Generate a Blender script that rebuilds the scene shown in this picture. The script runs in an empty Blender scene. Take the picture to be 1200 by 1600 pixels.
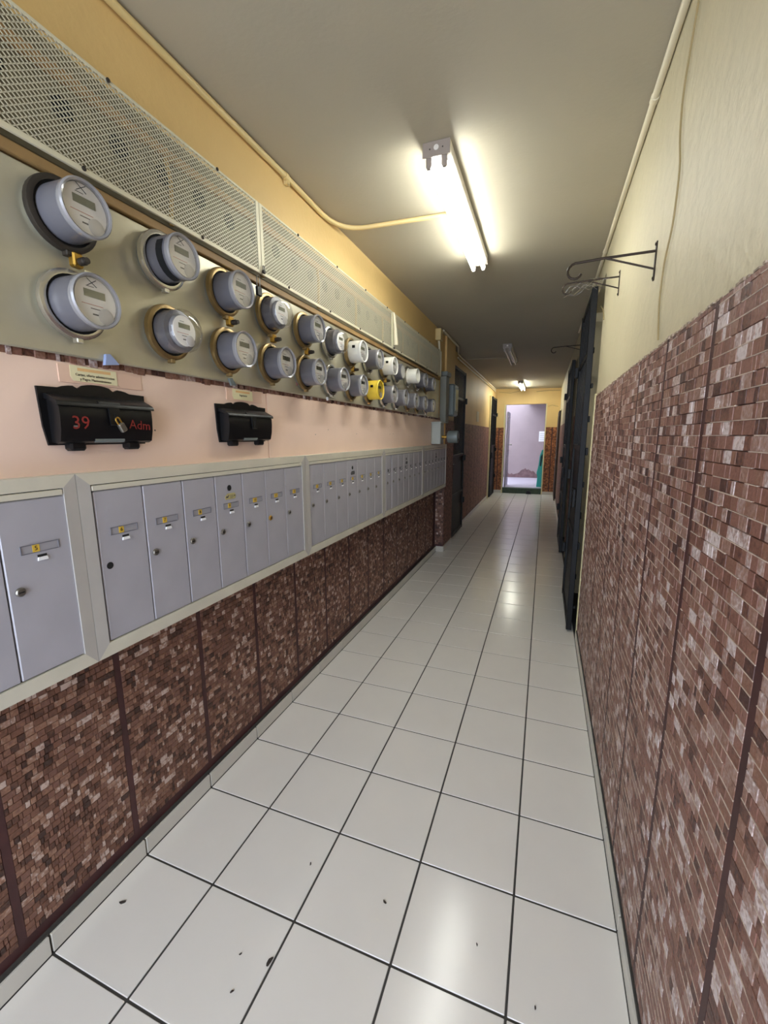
import bpy, bmesh, math, random
from mathutils import Vector, Matrix
R = math.radians
rnd = random.Random(7)
scene = bpy.context.scene
col = scene.collection

# ------------------------------------------------------------------ camera, sky, exposure
CAM = Vector((1.32693, -0.61149, 1.5408))
YAW, PITCH, ROLL = 0.3587, 0.1763, -0.0025
cd = bpy.data.cameras.new('camera'); cd.sensor_fit = 'AUTO'; cd.sensor_width = 36.0
cd.lens = 661.96 * 36.0 / 1600.0; cd.clip_start = 0.02; cd.clip_end = 100
cam = bpy.data.objects.new('camera', cd); col.objects.link(cam)
fw = Vector((-math.sin(YAW) * math.cos(PITCH), math.cos(YAW) * math.cos(PITCH), -math.sin(PITCH)))
rt = Vector((math.cos(YAW), math.sin(YAW), 0)); up = rt.cross(fw)
rt2 = rt * math.cos(ROLL) + up * math.sin(ROLL); up2 = up * math.cos(ROLL) - rt * math.sin(ROLL)
cam.matrix_world = Matrix(((rt2.x, up2.x, -fw.x, CAM.x), (rt2.y, up2.y, -fw.y, CAM.y), (rt2.z, up2.z, -fw.z, CAM.z), (0, 0, 0, 1)))
scene.camera = cam
w = bpy.data.worlds.new('sky'); scene.world = w; w.use_nodes = True
bg = w.node_tree.nodes['Background']; bg.inputs[0].default_value = (0.74, 0.84, 1.0, 1); bg.inputs[1].default_value = 5.0
scene.view_settings.view_transform = 'Standard'; scene.view_settings.look = 'None'
scene.view_settings.gamma = 1.0; scene.view_settings.use_curve_mapping = False
scene.view_settings.exposure = 0.75
scene.cycles.max_bounces = 14; scene.cycles.use_adaptive_sampling = True; scene.cycles.adaptive_threshold = 0.03; scene.cycles.diffuse_bounces = 7; scene.cycles.glossy_bounces = 5; scene.cycles.transparent_max_bounces = 12
TUBE = 31.0
TUBE_FAR = 42.0
def portal(loc, rot, sx, sy):
    l = bpy.data.lights.new('daylight_portal', 'AREA'); l.shape = 'RECTANGLE'; l.size = sx; l.size_y = sy
    l.cycles.is_portal = True
    o = bpy.data.objects.new('daylight_portal', l); o.location = loc; o.rotation_euler = rot; col.objects.link(o)
portal((0.85, -2.28, 1.4), (R(90), 0, 0), 1.9, 2.8)       # open entrance behind the camera
portal((-0.2, 13.3, 2.93), (0, 0, 0), 1.9, 3.1)           # open sky over the yard

# ------------------------------------------------------------------ helpers
def lin(c):
    r = []
    for v in c[:3]:
        v /= 255.0
        r.append(v / 12.92 if v <= 0.04045 else ((v + 0.055) / 1.055) ** 2.4)
    return (*r, 1)
MATS = {}
def mat(name, rgb, rough=0.6, metal=0.0, var=0.0, vs=6.0, bump=0.0, bs=60.0, rgb2=None, emit=None, spec=None, coat=0.0):
    m = bpy.data.materials.new(name); m.use_nodes = True; MATS[name] = m
    nt = m.node_tree; b = nt.nodes['Principled BSDF']
    b.inputs['Roughness'].default_value = rough; b.inputs['Metallic'].default_value = metal
    if spec is not None: b.inputs['Specular IOR Level'].default_value = spec
    if coat: b.inputs['Coat Weight'].default_value = coat; b.inputs['Coat Roughness'].default_value = 0.1
    c = lin(rgb); b.inputs['Base Color'].default_value = c
    if var or bump or rgb2:
        tc = nt.nodes.new('ShaderNodeTexCoord')
    if var or rgb2:
        n = nt.nodes.new('ShaderNodeTexNoise'); n.inputs['Scale'].default_value = vs; n.inputs['Detail'].default_value = 6
        nt.links.new(tc.outputs['Object'], n.inputs['Vector'])
        rp = nt.nodes.new('ShaderNodeValToRGB'); rp.color_ramp.elements[0].position = 0.3; rp.color_ramp.elements[1].position = 0.7
        if rgb2: c2 = lin(rgb2); c1 = c
        else: c1 = (*[v * (1 - var) for v in c[:3]], 1); c2 = (*[min(1, v * (1 + var)) for v in c[:3]], 1)
        rp.color_ramp.elements[0].color = c1; rp.color_ramp.elements[1].color = c2
        nt.links.new(n.outputs['Fac'], rp.inputs[0]); nt.links.new(rp.outputs[0], b.inputs['Base Color'])
    if bump:
        n2 = nt.nodes.new('ShaderNodeTexNoise'); n2.inputs['Scale'].default_value = bs; n2.inputs['Detail'].default_value = 4
        nt.links.new(tc.outputs['Object'], n2.inputs['Vector'])
        bp = nt.nodes.new('ShaderNodeBump'); bp.inputs['Strength'].default_value = bump; bp.inputs['Distance'].default_value = 0.01
        nt.links.new(n2.outputs['Fac'], bp.inputs['Height']); nt.links.new(bp.outputs[0], b.inputs['Normal'])
    if emit:
        b.inputs['Emission Color'].default_value = (*emit[:3], 1); b.inputs['Emission Strength'].default_value = emit[3]
    return m
def glass_mat(name, tint=(1, 1, 1), glossy=0.12, rough=0.05):
    m = bpy.data.materials.new(name); m.use_nodes = True; MATS[name] = m
    nt = m.node_tree; nt.nodes.clear()
    o = nt.nodes.new('ShaderNodeOutputMaterial'); mx = nt.nodes.new('ShaderNodeMixShader')
    t = nt.nodes.new('ShaderNodeBsdfTransparent'); t.inputs[0].default_value = (*tint, 1)
    g = nt.nodes.new('ShaderNodeBsdfGlossy'); g.inputs['Roughness'].default_value = rough
    lw = nt.nodes.new('ShaderNodeLayerWeight'); lw.inputs[0].default_value = 0.3
    ad = nt.nodes.new('ShaderNodeMath'); ad.operation = 'MULTIPLY_ADD'; ad.inputs[1].default_value = 0.35; ad.inputs[2].default_value = glossy; ad.use_clamp = True
    nt.links.new(lw.outputs['Facing'], ad.inputs[0]); nt.links.new(ad.outputs[0], mx.inputs[0])
    nt.links.new(t.outputs[0], mx.inputs[1]); nt.links.new(g.outputs[0], mx.inputs[2]); nt.links.new(mx.outputs[0], o.inputs[0])
    return m
def brick_piece_mat(name, colors, rough=0.6):
    m = bpy.data.materials.new(name); m.use_nodes = True; MATS[name] = m
    nt = m.node_tree; b = nt.nodes['Principled BSDF']; b.inputs['Roughness'].default_value = rough
    g = nt.nodes.new('ShaderNodeNewGeometry'); oi = nt.nodes.new('ShaderNodeObjectInfo')
    a = nt.nodes.new('ShaderNodeMath'); a.operation = 'ADD'; f = nt.nodes.new('ShaderNodeMath'); f.operation = 'FRACT'
    nt.links.new(g.outputs['Random Per Island'], a.inputs[0]); nt.links.new(oi.outputs['Random'], a.inputs[1]); nt.links.new(a.outputs[0], f.inputs[0])
    n = nt.nodes.new('ShaderNodeTexNoise'); n.inputs['Scale'].default_value = 120; n.inputs['Detail'].default_value = 5
    nt.links.new(g.outputs['Position'], n.inputs['Vector'])
    n3 = nt.nodes.new('ShaderNodeTexNoise'); n3.inputs['Scale'].default_value = 7; n3.inputs['Detail'].default_value = 3
    nt.links.new(g.outputs['Position'], n3.inputs['Vector'])
    s = nt.nodes.new('ShaderNodeMath'); s.operation = 'MULTIPLY_ADD'; s.inputs[1].default_value = 0.7; s.inputs[2].default_value = -0.35
    nt.links.new(n.outputs['Fac'], s.inputs[0])
    s3 = nt.nodes.new('ShaderNodeMath'); s3.operation = 'MULTIPLY_ADD'; s3.inputs[1].default_value = 0.6; s3.inputs[2].default_value = -0.3
    nt.links.new(n3.outputs['Fac'], s3.inputs[0])
    a2 = nt.nodes.new('ShaderNodeMath'); a2.operation = 'ADD'; nt.links.new(f.outputs[0], a2.inputs[0]); nt.links.new(s.outputs[0], a2.inputs[1])
    a3 = nt.nodes.new('ShaderNodeMath'); a3.operation = 'ADD'; a3.use_clamp = True
    nt.links.new(a2.outputs[0], a3.inputs[0]); nt.links.new(s3.outputs[0], a3.inputs[1])
    rp = nt.nodes.new('ShaderNodeValToRGB'); els = rp.color_ramp.elements
    while len(els) < len(colors): els.new(0.5)
    for i, (p, c) in enumerate(colors): els[i].position = p; els[i].color = lin(c)
    nt.links.new(a3.outputs[0], rp.inputs[0]); nt.links.new(rp.outputs[0], b.inputs['Base Color'])
    bp = nt.nodes.new('ShaderNodeBump'); bp.inputs['Strength'].default_value = 0.5; bp.inputs['Distance'].default_value = 0.004
    nt.links.new(n.outputs['Fac'], bp.inputs['Height']); nt.links.new(bp.outputs[0], b.inputs['Normal'])
    return m
def brick_far_mat(name, axis, c1, c2, cm):
    m = bpy.data.materials.new(name); m.use_nodes = True; MATS[name] = m
    nt = m.node_tree; b = nt.nodes['Principled BSDF']; b.inputs['Roughness'].default_value = 0.6
    g = nt.nodes.new('ShaderNodeNewGeometry'); sx = nt.nodes.new('ShaderNodeSeparateXYZ'); cx = nt.nodes.new('ShaderNodeCombineXYZ')
    nt.links.new(g.outputs['Position'], sx.inputs[0]); nt.links.new(sx.outputs[axis], cx.inputs[0]); nt.links.new(sx.outputs[2], cx.inputs[1])
    t = nt.nodes.new('ShaderNodeTexBrick'); t.inputs['Scale'].default_value = 1; t.inputs['Brick Width'].default_value = 0.045
    t.inputs['Row Height'].default_value = 0.027; t.inputs['Mortar Size'].default_value = 0.0015; t.inputs['Bias'].default_value = 0
    t.inputs['Color1'].default_value = lin(c1); t.inputs['Color2'].default_value = lin(c2); t.inputs['Mortar'].default_value = lin(cm)
    nt.links.new(cx.outputs[0], t.inputs['Vector'])
    n = nt.nodes.new('ShaderNodeTexNoise'); n.inputs['Scale'].default_value = 26; n.inputs['Detail'].default_value = 4
    nt.links.new(g.outputs['Position'], n.inputs['Vector'])
    rp = nt.nodes.new('ShaderNodeValToRGB'); rp.color_ramp.elements[0].position = .38; rp.color_ramp.elements[1].position = .66
    rp.color_ramp.elements[0].color = (.45, .42, .4, 1); rp.color_ramp.elements[1].color = (1.5, 1.5, 1.5, 1)
    nt.links.new(n.outputs['Fac'], rp.inputs[0])
    mx = nt.nodes.new('ShaderNodeMix'); mx.data_type = 'RGBA'; mx.blend_type = 'MULTIPLY'; mx.inputs[0].default_value = 1
    nt.links.new(t.outputs['Color'], mx.inputs[6]); nt.links.new(rp.outputs[0], mx.inputs[7]); nt.links.new(mx.outputs[2], b.inputs['Base Color'])
    return m

class MB:
    def __init__(s): s.v = []; s.f = []
    def add(s, vs, fs):
        o = len(s.v); s.v += [tuple(v) for v in vs]; s.f += [tuple(i + o for i in f) for f in fs]; return s
    def box(s, x0, x1, y0, y1, z0, z1):
        return s.add([(x0, y0, z0), (x1, y0, z0), (x1, y1, z0), (x0, y1, z0), (x0, y0, z1), (x1, y0, z1), (x1, y1, z1), (x0, y1, z1)],
                     [(0, 3, 2, 1), (4, 5, 6, 7), (0, 1, 5, 4), (1, 2, 6, 5), (2, 3, 7, 6), (3, 0, 4, 7)])
    def cb(s, x0, x1, y0, y1, z0, z1, c=0.003):          # box with chamfered edges
        lo = (x0, y0, z0); hi = (x1, y1, z1); vs = []; idx = {}
        c = min(c, (x1 - x0) * .45, (y1 - y0) * .45, (z1 - z0) * .45)
        for sx in (0, 1):
            for sy in (0, 1):
                for sz in (0, 1):
                    sg = (sx, sy, sz)
                    for a in range(3):
                        p = []
                        for k in range(3):
                            v = hi[k] if sg[k] else lo[k]
                            if k != a: v += -c if sg[k] else c
                            p.append(v)
                        idx[(sg, a)] = len(vs); vs.append(p)
        fs = []
        for a in range(3):
            b_, c_ = (a + 1) % 3, (a + 2) % 3
            for sd in (0, 1):
                q = []
                for (i, j) in ((0, 0), (1, 0), (1, 1), (0, 1)):
                    sg = [0, 0, 0]; sg[a] = sd; sg[b_] = i; sg[c_] = j; q.append(idx[(tuple(sg), a)])
                fs.append(q if sd else q[::-1])
            for i in (0, 1):
                for j in (0, 1):
                    s0 = [0, 0, 0]; s1 = [0, 0, 0]; s0[b_] = s1[b_] = i; s0[c_] = s1[c_] = j; s0[a] = 0; s1[a] = 1
                    q = [idx[(tuple(s0), b_)], idx[(tuple(s1), b_)], idx[(tuple(s1), c_)], idx[(tuple(s0), c_)]]
                    fs.append(q)
        for sx in (0, 1):
            for sy in (0, 1):
                for sz in (0, 1): fs.append([idx[((sx, sy, sz), a)] for a in range(3)])
        s.fix = True
        return s.add(vs, fs)
    def tube(s, pts, r, n=8, flat=1.0):
        pts = [Vector(p) for p in pts]; rings = []
        t0 = (pts[1] - pts[0]).normalized(); ref = Vector((0, 0, 1)) if abs(t0.z) < .9 else Vector((1, 0, 0))
        u = t0.cross(ref).normalized()
        for i, p in enumerate(pts):
            t = (pts[min(i + 1, len(pts) - 1)] - pts[max(i - 1, 0)]).normalized()
            u = (u - t * u.dot(t)).normalized(); v = t.cross(u)
            rr = r[i] if isinstance(r, (list, tuple)) else r
            rings.append([p + (u * math.cos(2 * math.pi * k / n) + v * math.sin(2 * math.pi * k / n) * flat) * rr for k in range(n)])
        vs = [q for rg in rings for q in rg]; fs = []
        for i in range(len(pts) - 1):
            for k in range(n): a = i * n + k; b = i * n + (k + 1) % n; fs.append((a, b, b + n, a + n))
        fs.append(tuple(range(n))[::-1]); fs.append(tuple((len(pts) - 1) * n + k for k in range(n)))
        return s.add(vs, fs)
    def lathe(s, prof, c=(0, 0, 0), axis='x', n=28, caps=True):   # prof: (radius, height)
        vs = []; fs = []
        for (r, h) in prof:
            for k in range(n):
                a = 2 * math.pi * k / n; p, q = r * math.cos(a), r * math.sin(a)
                vs.append({'x': (c[0] + h, c[1] + p, c[2] + q), 'y': (c[0] + q, c[1] + h, c[2] + p), 'z': (c[0] + p, c[1] + q, c[2] + h)}[axis])
        for i in range(len(prof) - 1):
            for k in range(n): a = i * n + k; b = i * n + (k + 1) % n; fs.append((a, b, b + n, a + n))
        if caps: fs.append(tuple(range(n))[::-1]); fs.append(tuple((len(prof) - 1) * n + k for k in range(n)))
        return s.add(vs, fs)
    def prism(s, poly, axis, t0, t1):       # polygon extruded along an axis; poly in the two other axes, in order
        n = len(poly)
        def P(a, b, t): return {'x': (t, a, b), 'y': (a, t, b), 'z': (a, b, t)}[axis]
        vs = [P(a, b, t0) for a, b in poly] + [P(a, b, t1) for a, b in poly]
        fs = [tuple(range(n))[::-1], tuple(range(n, 2 * n))] + [(k, (k + 1) % n, n + (k + 1) % n, n + k) for k in range(n)]
        return s.add(vs, fs)
    def build(s, name, m, parent=None, sharp=35, fix=True, kind=None, label=None):
        me = bpy.data.meshes.new(name)
        off = Vector((0, 0, 0)); p = parent
        while p is not None: off = off + p.location; p = p.parent
        me.from_pydata([tuple(Vector(v) - off) for v in s.v], [], s.f); me.validate()
        if fix:
            bm = bmesh.new(); bm.from_mesh(me); bmesh.ops.recalc_face_normals(bm, faces=bm.faces); bm.to_mesh(me); bm.free()
        if sharp:
            me.polygons.foreach_set('use_smooth', [True] * len(me.polygons)); me.set_sharp_from_angle(angle=R(sharp))
        me.materials.append(MATS[m] if isinstance(m, str) else m)
        o = bpy.data.objects.new(name, me); col.objects.link(o)
        if parent is not None: o.parent = parent
        if kind: o['kind'] = kind
        if label: o['label'] = label
        return o
def tag(o, label=None, cat=None, group=None, kind=None):
    if label: o['label'] = label
    if cat: o['category'] = cat
    if group: o['group'] = group
    if kind: o['kind'] = kind
    return o
def thing(name, label, cat, loc=(0, 0, 0), group=None):
    o = bpy.data.objects.new(name, None); o.empty_display_size = 0.05; o.location = loc; col.objects.link(o)
    return tag(o, label, cat, group)
def copy_tree(o, parent=None):
    c = o.copy(); col.objects.link(c); c.parent = parent
    for ch in o.children: copy_tree(ch, c)
    return c
def add_copy(src, parent, loc=(0, 0, 0)):
    c = src.copy(); col.objects.link(c); c.parent = parent; c.location = loc; return c
TXT = {}
def text_mesh(body, size):
    k = (body, size)
    if k not in TXT:
        cu = bpy.data.curves.new('t', 'FONT'); cu.body = body; cu.size = size; cu.align_x = 'CENTER'; cu.align_y = 'CENTER'; cu.extrude = 0.0004; cu.resolution_u = 2
        ob = bpy.data.objects.new('t', cu); col.objects.link(ob); bpy.context.view_layer.update()
        me = bpy.data.meshes.new_from_object(ob.evaluated_get(bpy.context.evaluated_depsgraph_get()))
        bpy.data.objects.remove(ob); bpy.data.curves.remove(cu)
        for v in me.vertices: x, y, z = v.co; v.co = (z, x, y)         # faces +x, reads along +y
        TXT[k] = me
    return TXT[k]
def text(name, body, size, m, parent, loc, tilt=0.0, shear=None):
    me = text_mesh(body, size)
    if not me.materials: me.materials.append(MATS[m])
    o = bpy.data.objects.new(name, me); col.objects.link(o); o.parent = parent; o.location = loc; o.rotation_euler = (tilt, 0, 0)
    return o

# ------------------------------------------------------------------ materials
mat('tile_white', (222, 219, 213), 0.19, var=0.03, vs=3, spec=0.5)
mat('grout', (62, 60, 57), 0.9)
mat('skirt_tile', (196, 192, 182), 0.3, var=0.05, vs=4)
mat('mortar', (58, 55, 51), 0.9, bump=0.3, bs=80)
mat('paint_ochre', (218, 186, 124), 0.55, var=0.05, vs=2.5, bump=0.15, bs=40)
mat('paint_cream', (198, 189, 158), 0.55, var=0.05, vs=2.0, bump=0.45, bs=22)
mat('paint_ceiling', (174, 166, 145), 0.7, var=0.03, vs=2, bump=0.08, bs=50)
mat('band', (66, 33, 32), 0.55, var=0.25, vs=14)
mat('joint_pale', (188, 170, 156), 0.8, var=0.2, vs=30)
BR = [(0.0, (62, 40, 32)), (0.18, (92, 60, 46)), (0.42, (118, 80, 62)), (0.62, (112, 78, 66)), (0.8, (140, 102, 80)), (0.92, (156, 126, 110)), (1.0, (190, 168, 156))]
brick_piece_mat('brick_piece', BR, 0.55)
BR2 = [(0.0, (74, 46, 40)), (0.16, (110, 72, 58)), (0.4, (132, 92, 80)), (0.58, (124, 86, 68)), (0.78, (148, 116, 104)), (0.92, (170, 148, 142)), (1.0, (202, 188, 186))]
brick_piece_mat('brick_piece_right', BR2, 0.5)
brick_far_mat('brick_far_y', 1, (148, 106, 90), (128, 86, 72), (104, 66, 56))
brick_far_mat('brick_far_x', 0, (168, 108, 62), (128, 74, 44), (84, 44, 32))
mat('pink_board', (238, 210, 192), 0.5, var=0.04, vs=3)
mat('pink_patch', (230, 196, 174), 0.5)
mat('steel_panel', (186, 181, 160), 0.33, 0.45, var=0.12, vs=5)
mat('steel_ring', (206, 203, 196), 0.2, 0.9)
mat('brass_ring', (150, 128, 88), 0.36, 0.8, var=0.15, vs=20)
mat('brass', (186, 146, 66), 0.35, 0.9)
mat('dark_ring', (54, 48, 42), 0.5, 0.4)
mat('meter_grey', (98, 97, 103), 0.3, 0.0, spec=0.5)
mat('meter_rim', (150, 149, 152), 0.2, 0.2, coat=0.3)
mat('meter_white', (228, 226, 216), 0.35)
mat('meter_yellow', (226, 196, 64), 0.4)
mat('dial', (238, 236, 230), 0.5)
mat('dial_grey', (196, 194, 190), 0.5)
mat('lcd', (112, 114, 92), 0.3)
mat('lcd_dark', (54, 56, 50), 0.3)
mat('ink', (70, 70, 72), 0.6)
mat('ink_red', (186, 120, 110), 0.6)
mat('marker', (30, 30, 30), 0.6)
glass_mat('clear_glass', (0.97, 0.97, 0.98), 0.05)
glass_mat('plastic_film', (0.86, 0.86, 0.88), 0.25, 0.25)
mat('mesh_metal', (206, 201, 178), 0.45, 0.15)
mat('mesh_frame', (212, 206, 180), 0.5, 0.1)
mat('wood_strip', (146, 116, 72), 0.6, var=0.15, vs=12)
mat('gutter', (122, 114, 90), 0.7, 0.1, var=0.12, vs=8)
mat('black_hole', (10, 10, 10), 0.9)
mat('wire_yellow', (186, 150, 80), 0.6)
mat('wood_batten', (178, 140, 92), 0.7)
mat('alu_door', (172, 171, 179), 0.36, 0.12, var=0.04, vs=8)
mat('alu_trim', (206, 202, 186), 0.42, 0.1, var=0.05, vs=10)
mat('alu_post', (180, 177, 172), 0.42, 0.1, var=0.05, vs=10)
mat('dark_gap', (24, 23, 22), 0.8)
mat('slot', (168, 168, 176), 0.4, 0.3)
mat('slot_dark', (112, 112, 120), 0.6)
mat('tab_white', (236, 236, 236), 0.4)
mat('sticker', (214, 178, 66), 0.5)
mat('lock_steel', (130, 126, 118), 0.3, 0.8)
mat('plate_gold', (196, 186, 130), 0.45, 0.3)
mat('black_plastic', (15, 15, 17), 0.38, spec=0.35)
mat('red_paint', (128, 34, 28), 0.6)
mat('paper', (236, 228, 186), 0.8, var=0.03, vs=20)
mat('paper_orange', (232, 190, 130), 0.8)
mat('blue_tape', (150, 166, 204), 0.35)
mat('conduit', (214, 190, 132), 0.45)
mat('conduit_pale', (216, 206, 178), 0.5)
mat('light_body', (222, 216, 206), 0.4)
mat('holder', (150, 138, 128), 0.45)
mat('tube_off', (204, 200, 198), 0.25)
mat('tube_on', (255, 255, 255), 0.4, emit=(0.97, 1.0, 0.95, TUBE))
mat('tube_far', (255, 255, 255), 0.4, emit=(0.98, 1.0, 0.88, TUBE_FAR))
mat('iron_black', (9, 9, 11), 0.5, 0.0, spec=0.3)
mat('door_dark', (26, 22, 20), 0.7)  # near-black stands in for the shade inside the gateway recesses
mat('iron_brown', (52, 40, 30), 0.5, 0.5)
mat('door_brown', (58, 42, 34), 0.6, var=0.2, vs=10)
mat('door_cream', (206, 194, 150), 0.5)
mat('plaster_edge', (158, 140, 122), 0.8, var=0.3, vs=40)
mat('jamb_cream', (216, 206, 160), 0.45)
mat('grey_box', (160, 164, 158), 0.45, 0.1)
mat('grey_dark', (112, 120, 120), 0.45, 0.2)
mat('grey_duct', (126, 128, 122), 0.5, 0.2)
mat('wire_tan', (150, 132, 92), 0.7)
mat('wall_lilac', (152, 136, 138), 0.7, var=0.05, vs=3)
mat('stain', (116, 92, 94), 0.9, var=0.3, vs=9)
mat('floor_yard', (186, 178, 190), 0.5, var=0.05, vs=3)
mat('green_sill', (42, 62, 40), 0.5, var=0.3, vs=20)
mat('teal_cloth', (52, 178, 178), 0.6)
mat('teal_dark', (18, 60, 70), 0.7)
mat('door_lilac', (166, 158, 178), 0.5)
mat('door_glass', (70, 72, 90), 0.2)
mat('leaf', (52, 44, 38), 0.8)

T = 0.33
YB, YE = -2.28, 11.45
XL, XR = 0.0, 1.645
XU = 0.09                       # face of the built-out upper left wall
ZC = 2.775
def zc(x, y):                   # ceiling height, very slightly out of level
    a = (x - XU) / (XR - XU); b = (y - YB) / (YE - YB)
    l = 2.768 + 0.014 * b; r = 2.815 - 0.062 * b
    return l * (1 - a) + r * a

# ------------------------------------------------------------------ floor
fl = MB().box(-0.3, 2.0, YB, YE + 0.12, -0.12, -0.003).build('floor', 'grout', sharp=0); tag(fl, kind='structure')
G = 0.0035
xs = [0.024, T, 2 * T, 3 * T, 4 * T, 1.6315]
def tile_mesh(wd, ln):
    return MB().cb(0, wd, 0, ln, -0.012, 0.0, 0.0015)
protos = {}
for i in range(5):
    x0 = xs[i] + (G if i else 0.001); x1 = xs[i + 1] - (G if i < 4 else 0.001)
    for j in range(-7, 35):
        y0, y1 = j * T + G, (j + 1) * T - G
        if y0 > YE - 0.02: continue
        y1 = min(y1, YE - 0.012)
        key = (i, round(y1 - y0, 3))
        if key not in protos:
            protos[key] = tile_mesh(x1 - x0, y1 - y0).build('tile', 'tile_white', fl, sharp=0); o = protos[key]
        else: o = add_copy(protos[key], fl)
        o.location = (x0, y0, 0)

# ------------------------------------------------------------------ brick facing
unit = {}
def unit_brick(m):
    if m not in unit:
        i = 0.04
        me = bpy.data.meshes.new('brick')
        me.from_pydata([(0, -.5, -.5), (0, .5, -.5), (0, .5, .5), (0, -.5, .5), (1, -.5 + i * .6, -.5 + i), (1, .5 - i * .6, -.5 + i), (1, .5 - i * .6, .5 - i), (1, -.5 + i * .6, .5 - i)], [],
                       [(4, 5, 6, 7), (0, 1, 5, 4), (1, 2, 6, 5), (2, 3, 7, 6), (3, 0, 4, 7)])
        me.materials.append(MATS[m]); unit[m] = me
    return unit[m]
def in_view(p):
    d = Vector(p) - CAM; z = d.dot(fw)
    if z < 0.05: return 0
    px = 600 + 661.96 * d.dot(rt2) / z; py = 800 - 661.96 * d.dot(up2) / z
    return 1 / z if (-5 < px < 1205 and -5 < py < 1605) else 0
def brick_panels(parent, xface, sgn, panels, z0, z1, m, rowh=0.027, hidden=None, single=300, widths=(0.014, 0.018, 0.022, 0.028, 0.034, 0.044), joint=False):
    """rows of small bricks in upright panels; sgn is the outward x direction"""
    items = []
    for (a, b) in panels:
        z = z0
        while z < z1 - 0.008:
            h = min(rowh, z1 - z); y = a
            while y < b - 0.004:
                wd = rnd.choice(widths)
                if y + wd > b - 0.012: wd = b - y
                items.append((y, y + wd, z, z + h, rnd.uniform(0.0036, 0.0046) if joint else rnd.uniform(0.003, 0.0052))); y += wd
            z += h
    sc = []
    for k, (y0, y1, q0, q1, d) in enumerate(items):
        c = (xface, (y0 + y1) / 2, (q0 + q1) / 2); v = in_view(c)
        if hidden and hidden(c): v = 0
        sc.append((v * v * (y1 - y0), k))
    sc.sort(reverse=True); best = set(k for v, k in sc[:single] if v > 0)
    mb = MB(); g = 0.0003; me = unit_brick(m)
    for k, (y0, y1, q0, q1, d) in enumerate(items):
        y0 += g; y1 -= g; q0 += g; q1 -= g
        if k in best:
            o = bpy.data.objects.new('brick', me); col.objects.link(o); o.parent = parent
            o.location = (xface, (y0 + y1) / 2, (q0 + q1) / 2); o.scale = (sgn * d, y1 - y0, q1 - q0)
        else:
            x1 = xface + sgn * d; i = 0.0011
            vs = [(xface, y0, q0), (xface, y1, q0), (xface, y1, q1), (xface, y0, q1), (x1, y0 + i, q0 + i), (x1, y1 - i, q0 + i), (x1, y1 - i, q1 - i), (x1, y0 + i, q1 - i)]
            fs = [(4, 5, 6, 7), (0, 1, 5, 4), (1, 2, 6, 5), (2, 3, 7, 6), (3, 0, 4, 7)]
            mb.add(vs, fs if sgn > 0 else [f[::-1] for f in fs])
    if mb.v: mb.build('bricks', m, parent, sharp=0, fix=False, kind='stuff')
    if joint:
        jm = MB()
        for (a, b) in panels:
            z = z0 + rowh
            while z < z1 - .004:
                y = a
                while y < b:
                    L = rnd.uniform(.03, .14)
                    if rnd.random() < .62: hh = rnd.uniform(.0005, .0011); jm.box(min(xface, xface + sgn * .0049), max(xface, xface + sgn * .0049), y, min(y + L, b), z - hh, z + hh)
                    y += L
                z += rowh
        jm.build('joints', 'joint_pale', parent, sharp=0, fix=False, kind='stuff')
    for (a, b), (c, d) in zip(panels[:-1], panels[1:]):
        MB().box(min(xface, xface + sgn * .0036), max(xface, xface + sgn * .0036), b + .0004, c - .0004, z0, z1).build('band', 'band', parent, sharp=0)

# lower left wall with its brick facing
wl = MB().box(-0.25, XL, YB, 4.88, 0, 0.93).build('wall_left', 'band', sharp=0); tag(wl, kind='structure')
pl = []; y = -2.27 + 0.003
edges = [-0.055 + 0.3705 * k for k in range(-6, 15)]
for a, b in zip(edges[:-1], edges[1:]):
    if a < YB or b > 4.9: continue
    pl.append((a + 0.011, min(b, 4.87) - 0.011))
brick_panels(wl, XL, 1, pl, 0.108, 0.905, 'brick_piece', 0.0205, hidden=lambda c: c[2] > 0.81, widths=(0.010, 0.013, 0.016, 0.019, 0.024, 0.032))
# built-out upper left wall
wu = MB().box(-0.25, XU, YB, 4.88, 0.9, 2.95).build('wall_left_upper', 'paint_ochre', sharp=0); tag(wu, kind='structure')
# pier at the end of the built-out wall
wp = MB().box(-0.25, 0.115, 4.88, 5.42, 0, 2.95).build('wall_left_pier', 'paint_ochre', sharp=0); tag(wp, kind='structure')
MB().box(0.114, 0.118, 4.884, 5.42, 0.08, 1.75).build('cladding', 'brick_far_y', wp, sharp=0)
mb = MB(); z = 0.10
mb2 = MB().box(0.0, 0.117, 4.8775, 4.88, 0.06, 0.93).build('band', 'band', wp, sharp=0)
while z < 0.9:
    x = 0.008
    while x < 0.112:
        wd = rnd.choice((0.018, 0.024, 0.034)); x1 = min(x + wd, 0.113); yy = 4.8775 - rnd.uniform(.002, .005)
        mb.box(x + .001, x1 - .001, yy, 4.8776, z + .001, z + .026); x += wd
    z += 0.027
mb.build('bricks', 'brick_piece', wp, sharp=0, kind='stuff')
# far left wall, with two gateways
wf = MB().box(-0.25, 0.02, 6.56, 10.22, 0, 2.95).box(-0.25, 0.02, 5.42, 6.56, 2.56, 2.95).box(-0.25, 0.02, 10.22, YE, 2.52, 2.95).build('wall_left_far', 'paint_ochre', sharp=0); tag(wf, kind='structure')
MB().box(0.019, 0.026, 6.565, 10.2, 0.08, 1.755).build('cladding', 'brick_far_y', wf, sharp=0)
for k in range(1, 10):
    yy = 6.56 + 0.37 * k
    if yy < 10.2: MB().box(0.024, 0.0275, yy - .008, yy + .008, 0.08, 1.755).build('band', 'band', wf, sharp=0)
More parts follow.
